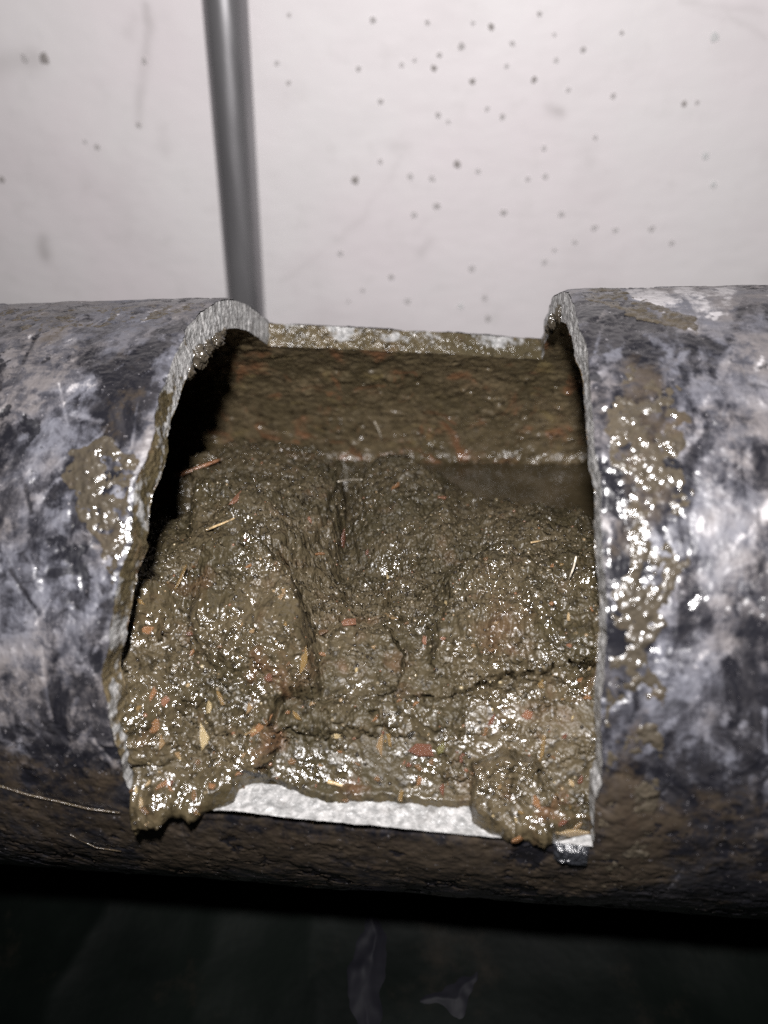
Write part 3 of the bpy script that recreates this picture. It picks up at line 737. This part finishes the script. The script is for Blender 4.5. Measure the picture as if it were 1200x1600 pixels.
if g:
    p0 = g[0]; p1 = p0 + (UP*34 + RT*8)*g[2]/FPX + np.array([0, -.002, .002])
    schild('fibre', tube('fibre', [p0, p0*.5+p1*.5+RT*.0002, p1], .00025, M_fib, .0002), M_fib, 'short pale fibre sticking up near the right edge')
# loose hair on the back lining
d1, d2 = None, None
def on_inner(u, v, rad):
    d = ray(u, v); a = d[1]**2+d[2]**2; b = C[1]*d[1]+C[2]*d[2]; c = C[1]**2+C[2]**2-rad*rad
    t = (-b+math.sqrt(max(b*b-a*c, 0)))/a; return C+t*d
hp = [on_inner(u, v, R-T-.0015) for u, v in ((585, 659), (589, 666), (593, 675), (597, 689))]
o = link('hair', tube('hair', hp, .00022, M_fib, .00018), M_fib); tag(o, 'tiny pale hair stuck to the back lining above the sludge', 'hair')

# grit: tiny grains, too many to count
sel = np.where((pu > 175) & (pu < 945) & (pv > 690) & (pv < 1330) & (Z.ravel() > -.09*R) & (fr.ravel() > .9))[0]
sel = rng.choice(sel, 5200, replace=False)
ico = [(0, 0, 1), (.9, 0, .4), (.3, .85, .45), (-.75, .5, .4), (-.7, -.55, .45), (.3, -.9, .4), (.6, .5, -.5), (-.3, .8, -.5), (-.9, 0, -.5), (-.2, -.8, -.5), (.7, -.5, -.5)]
ico = np.array(ico); it = [(0,1,2),(0,2,3),(0,3,4),(0,4,5),(0,5,1),(1,6,2),(2,6,7),(2,7,3),(3,7,8),(3,8,4),(4,8,9),(4,9,5),(5,9,10),(5,10,1),(1,10,6)]
ng = len(sel); s_ = (.00020 + .00034*rng.random(ng)**2.5)[:, None, None]
ja = ico[None]*(1+.5*(rng.random((ng, 11, 3))-.5))
an = rng.random(ng)*6.28; ca, sa = np.cos(an)[:, None], np.sin(an)[:, None]
jr = np.stack([ja[..., 0]*ca-ja[..., 1]*sa, ja[..., 0]*sa+ja[..., 1]*ca, ja[..., 2]*.8], -1)*s_
GV = (SF[sel]+NF[sel]*np.sign(-(NF[sel] @ F))[:, None]*.00002)[:, None, :]+jr
GQ = (np.array(it)[None]+np.arange(ng)[:, None, None]*11).reshape(-1, 3)
shade = np.repeat(rng.random(ng), 11)
n = NT('mixed_grit'); sh = n.attr('shade')
cr = n.n('ShaderNodeValToRGB'); n.l(sh, cr.inputs[0]); cr.color_ramp.interpolation = 'CONSTANT'
els = cr.color_ramp.elements; els[0].color = (.06, .048, .03, 1); els[1].position = .55; els[1].color = (.10, .08, .05, 1)
for p_, c_ in ((.72, (.014, .011, .008, 1)), (.93, (.11, .055, .03, 1)), (.965, (.14, .10, .055, 1)), (.99, (.22, .18, .11, 1))):
    e_ = els.new(p_); e_.color = c_
M_grit = n.out(cr.outputs[0], .22, n.bump(n.noise(2500, 3), .0002, .5), Specular_IOR_Level=.6)
schild('grit', mesh_np('grit', GV.reshape(-1, 3), GQ, {'shade': shade}, False), M_grit, 'tiny grains of grit in the sludge', 'stuff')

# ------------------------------------------------------------------ murky water behind the sludge
wz = -.088*R; wxx = np.linspace(-2.2*R, .6*R, 160); wyy = np.linspace(.20*R, .925*R, 90)
a, b = np.meshgrid(wxx, wyy, indexing='ij')
V = np.stack([a, b, wz+.0002*fbm(a, b, .02, 600, 3)], -1).reshape(-1, 3)
tag(link('water', mesh_np('water', V, grid_q(160, 90)), mat_water()), kind='structure', label='thin strip of murky brown water behind the sludge')

# ------------------------------------------------------------------ mud crusts stuck on the outside of the pipe and under the cut
def crust(pts, amp, seed, thr=0., label=None, wob=.0035):
    P = [pp(*p) for p in pts]; A = np.array(P); lo_, hi_ = A.min(0)-.004, A.max(0)+.004
    st = .00035; n1, n2 = int((hi_[0]-lo_[0])/st)+2, int((hi_[1]-lo_[1])/st)+2
    gx_, gy_ = np.meshgrid(np.linspace(lo_[0], hi_[0], n1), np.linspace(lo_[1], hi_[1], n2), indexing='ij')
    sd_ = poly_sd(gx_+wob*fbm(gx_, gy_, .009, seed, 4, .6), gy_+wob*fbm(gx_, gy_, .009, seed+5, 4, .6), P)
    t = sst(-.001, .003, sd_)*(.35+.9*fbm(gx_, gy_, .006, seed+10, 4, .6)+.35*fbm(gx_, gy_, .0016, seed+15, 3)-thr)
    t = np.minimum(t, sd_/.0012+.2) ; h = np.clip(t, -.3, 1.3)*amp
    gphi = gy_/R
    inside = (gx_ > xl(gphi)-.0006) & (gx_ < xr(gphi)+.0006) & (gphi < LIPX(gx_)+.008) & (gphi > phb(gx_))
    h = np.where(inside, -.003, h)
    Vc = cyl(gx_, gphi, R+.0001+h).reshape(-1, 3); q_ = grid_q(n1, n2)
    keep = (h.ravel()[q_] > -.0002).any(1) & (h.ravel()[q_] > -.0025).all(1)
    if keep.sum() < 4: return
    Vc, q_, _ = compact(Vc, q_, keep, {})
    o = pchild('mud_crust', mesh_np('mud_crust', Vc, q_), M_crust)
    if label: o['label'] = label
crust([(950, 575), (1010, 560), (1070, 570), (1075, 680), (1060, 840), (1040, 960), (1000, 1000), (960, 960), (985, 860), (990, 760), (955, 720)], .0011, 700, .26, 'wet brown mud band along the right cut')
crust([(110, 700), (170, 690), (222, 720), (205, 840), (190, 900), (150, 840), (110, 770)], .0012, 720, .22, 'glistening mud patch beside the left cut')
crust([(945, 1040), (1000, 1010), (1040, 1100), (1020, 1250), (1000, 1390), (935, 1390), (940, 1200)], .0011, 760, .45)
crust([(910, 450), (960, 447), (1010, 470), (1085, 495), (1080, 520), (1010, 500), (930, 470)], .0009, 780, .3)
crust([(0, 485), (120, 484), (240, 476), (330, 473), (300, 490), (140, 510), (0, 520)], .0009, 800, .42)

def clot(name, u, v, rad_, sc3, seed, parent_fn, m, label=None):
    n1, n2 = 26, 34
    a = np.linspace(0.02, np.pi-.02, n1)[:, None]; b = np.linspace(0, 2*np.pi, n2)[None, :]
    bx_, by_, bz_ = np.sin(a)*np.cos(b), np.sin(a)*np.sin(b), np.cos(a)*np.ones_like(b)
    rr_ = 1+.6*fbm(bx_*2+bz_, by_*2+bz_*1.3, 1.0, seed, 4, .65)
    rr_[:, -1] = rr_[:, 0]
    V = np.stack([bx_*sc3[0], by_*sc3[1], bz_*sc3[2]], -1)*rr_[..., None]+rad_
    o = parent_fn(name, mesh_np(name, V.reshape(-1, 3), grid_q(n1, n2)), m)
    if label: o['label'] = label
xe, pe = param([2.], np.linspace(0, .999, 200))
for ph_, dr, s3, sd_ in ((-1.02, .0012, (.0022, .0028, .0020), 900), (-.93, .0014, (.0020, .0022, .0022), 901), (-.84, .0012, (.0026, .0024, .0028), 902), (-.72, .0005, (.0014, .0018, .0018), 903), (-1.12, .0004, (.0012, .0020, .0012), 904)):
    xv = float(np.interp(ph_, pe[0], xe[0]))
    clot('mud_clot', 0, 0, cyl(np.array(xv-.0006), np.array(ph_), R-T-dr), s3, sd_, pchild, M_crust)
xe, pe = param([3.-1e-9], np.linspace(0, .999, 200))
for ph_, dr, s3, sd_ in ((-1.28, -.002, (.0012, .0022, .0022), 910), (-1.36, -.0005, (.0014, .0018, .0020), 911), (-1.45, .0, (.0012, .0016, .0018), 912)):
    xv = float(np.interp(ph_, pe[0], xe[0]))
    clot('mud_clot', 0, 0, cyl(np.array(xv-.0002), np.array(ph_), R-T-dr), s3, sd_, pchild, M_crust)

# ------------------------------------------------------------------ straw and flake on the pipe
M_dull = wet('dull_straw', (.055, .042, .028))
def pcurve(pxs, lift):
    out = []
    for u, v in pxs:
        a, b = on_pipe(u, v); out.append(cyl(np.array(a), np.array(b/R), R+lift))
    return np.array(out)
o = link('straw', tube('straw', pcurve([(-40, 1218), (0, 1226), (45, 1240), (90, 1250), (140, 1262), (188, 1268)], .0003), .00024, M_dull, .0002), M_straw)
tag(o, 'long thin pale straw lying across the lower left of the pipe', 'straw')
o = link('straw', tube('straw', pcurve([(110, 1302), (150, 1322), (190, 1328)], .0003), .00016, M_dull, .00014), M_straw)
tag(o, 'short thin bent straw on the dark lower left underside of the pipe', 'straw')
a, b = on_pipe(893, 1334); n1 = 40; ga, gb = np.meshgrid(np.linspace(-1, 1, n1), np.linspace(-1, 1, n1), indexing='ij')
fx_ = a+.0036*ga*(1+.15*fbm(ga, gb, .8, 950)); fy_ = b+.0026*gb*(1+.2*fbm(gb, ga, .8, 955))+.0006*ga
edge = np.clip((1-np.maximum(np.abs(ga), np.abs(gb)))*4, 0, 1)
rad_ = R+.0004+edge*(.0007+.0006*fbm(ga, gb, .35, 960, 4, .6))-.0007*(1-edge)
n = NT('glossy_black_flake'); M_fl = n.out((.016, .017, .020), .24, n.bump(n.noise(900, 5), .0006, .8), Specular_IOR_Level=.8)
o = link('coating_flake', mesh_np('coating_flake', cyl(fx_, fy_/R, rad_).reshape(-1, 3), grid_q(n1, n1)), M_fl)
tag(o, 'shiny black coating flake stuck below the front right window corner', 'flake')

# ------------------------------------------------------------------ tarpaulin and scraps of film on the ground
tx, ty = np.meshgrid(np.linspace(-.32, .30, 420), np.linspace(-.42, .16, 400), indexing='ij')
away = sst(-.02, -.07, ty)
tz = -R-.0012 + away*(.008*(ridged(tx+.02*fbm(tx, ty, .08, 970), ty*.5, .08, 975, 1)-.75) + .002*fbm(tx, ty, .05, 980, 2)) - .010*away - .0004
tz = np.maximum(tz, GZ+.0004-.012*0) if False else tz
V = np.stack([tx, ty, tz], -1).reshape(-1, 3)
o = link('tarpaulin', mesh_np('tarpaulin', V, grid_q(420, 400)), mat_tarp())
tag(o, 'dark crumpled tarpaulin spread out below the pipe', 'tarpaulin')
bpy.data.objects['ground'].location.z = -.03
n = NT('bluish_plastic_film'); M_film = n.out((.0038, .0038, .0054), .6, n.bump(n.noise(40, 2), .002, .3), Specular_IOR_Level=.08)
def tarp_z(x_, y_):
    aw = sst(-.02, -.07, y_)
    return -R-.0012 + aw*(.008*(ridged(x_+.02*fbm(x_, y_, .08, 970), y_*.5, .08, 975, 1)-.75) + .002*fbm(x_, y_, .05, 980, 2)) - .010*aw - .0004
def film(outline, hgt, seed, label):
    P = [tuple(on_z(u, v, -R-.008)[:2]) for u, v in outline]; A = np.array(P); lo_, hi_ = A.min(0)-.004, A.max(0)+.004; n1 = 60
    gx_, gy_ = np.meshgrid(np.linspace(lo_[0], hi_[0], n1), np.linspace(lo_[1], hi_[1], n1), indexing='ij')
    sd_ = poly_sd(gx_+.003*fbm(gx_, gy_, .012, seed, 3), gy_+.003*fbm(gx_, gy_, .012, seed+2, 3), P)
    up = np.clip(sd_/.006, -.3, 1)
    gz_ = tarp_z(gx_, gy_) + up*(hgt + .9*hgt*fbm(gx_, gy_*.45, .011, seed+5, 2)) - .0004
    q_ = grid_q(n1, n1); keep = (sd_.ravel()[q_] > -.0015).all(1)
    Vc, q_, _ = compact(np.stack([gx_, gy_, gz_], -1).reshape(-1, 3), q_, keep, {})
    o = link('plastic_film', mesh_np('plastic_film', Vc, q_), M_film); tag(o, label, 'plastic film', 'creased film on the tarpaulin')
film([(548, 1470), (580, 1425), (602, 1400), (606, 1500), (598, 1560), (606, 1650), (565, 1650), (535, 1560)], .0030, 990, 'tall faint bluish crumpled film on the dark tarpaulin under the pipe')
film([(650, 1556), (700, 1530), (748, 1506), (735, 1560), (720, 1600), (690, 1580)], .0024, 995, 'small faint bluish crumpled film right of the taller one on the tarpaulin')
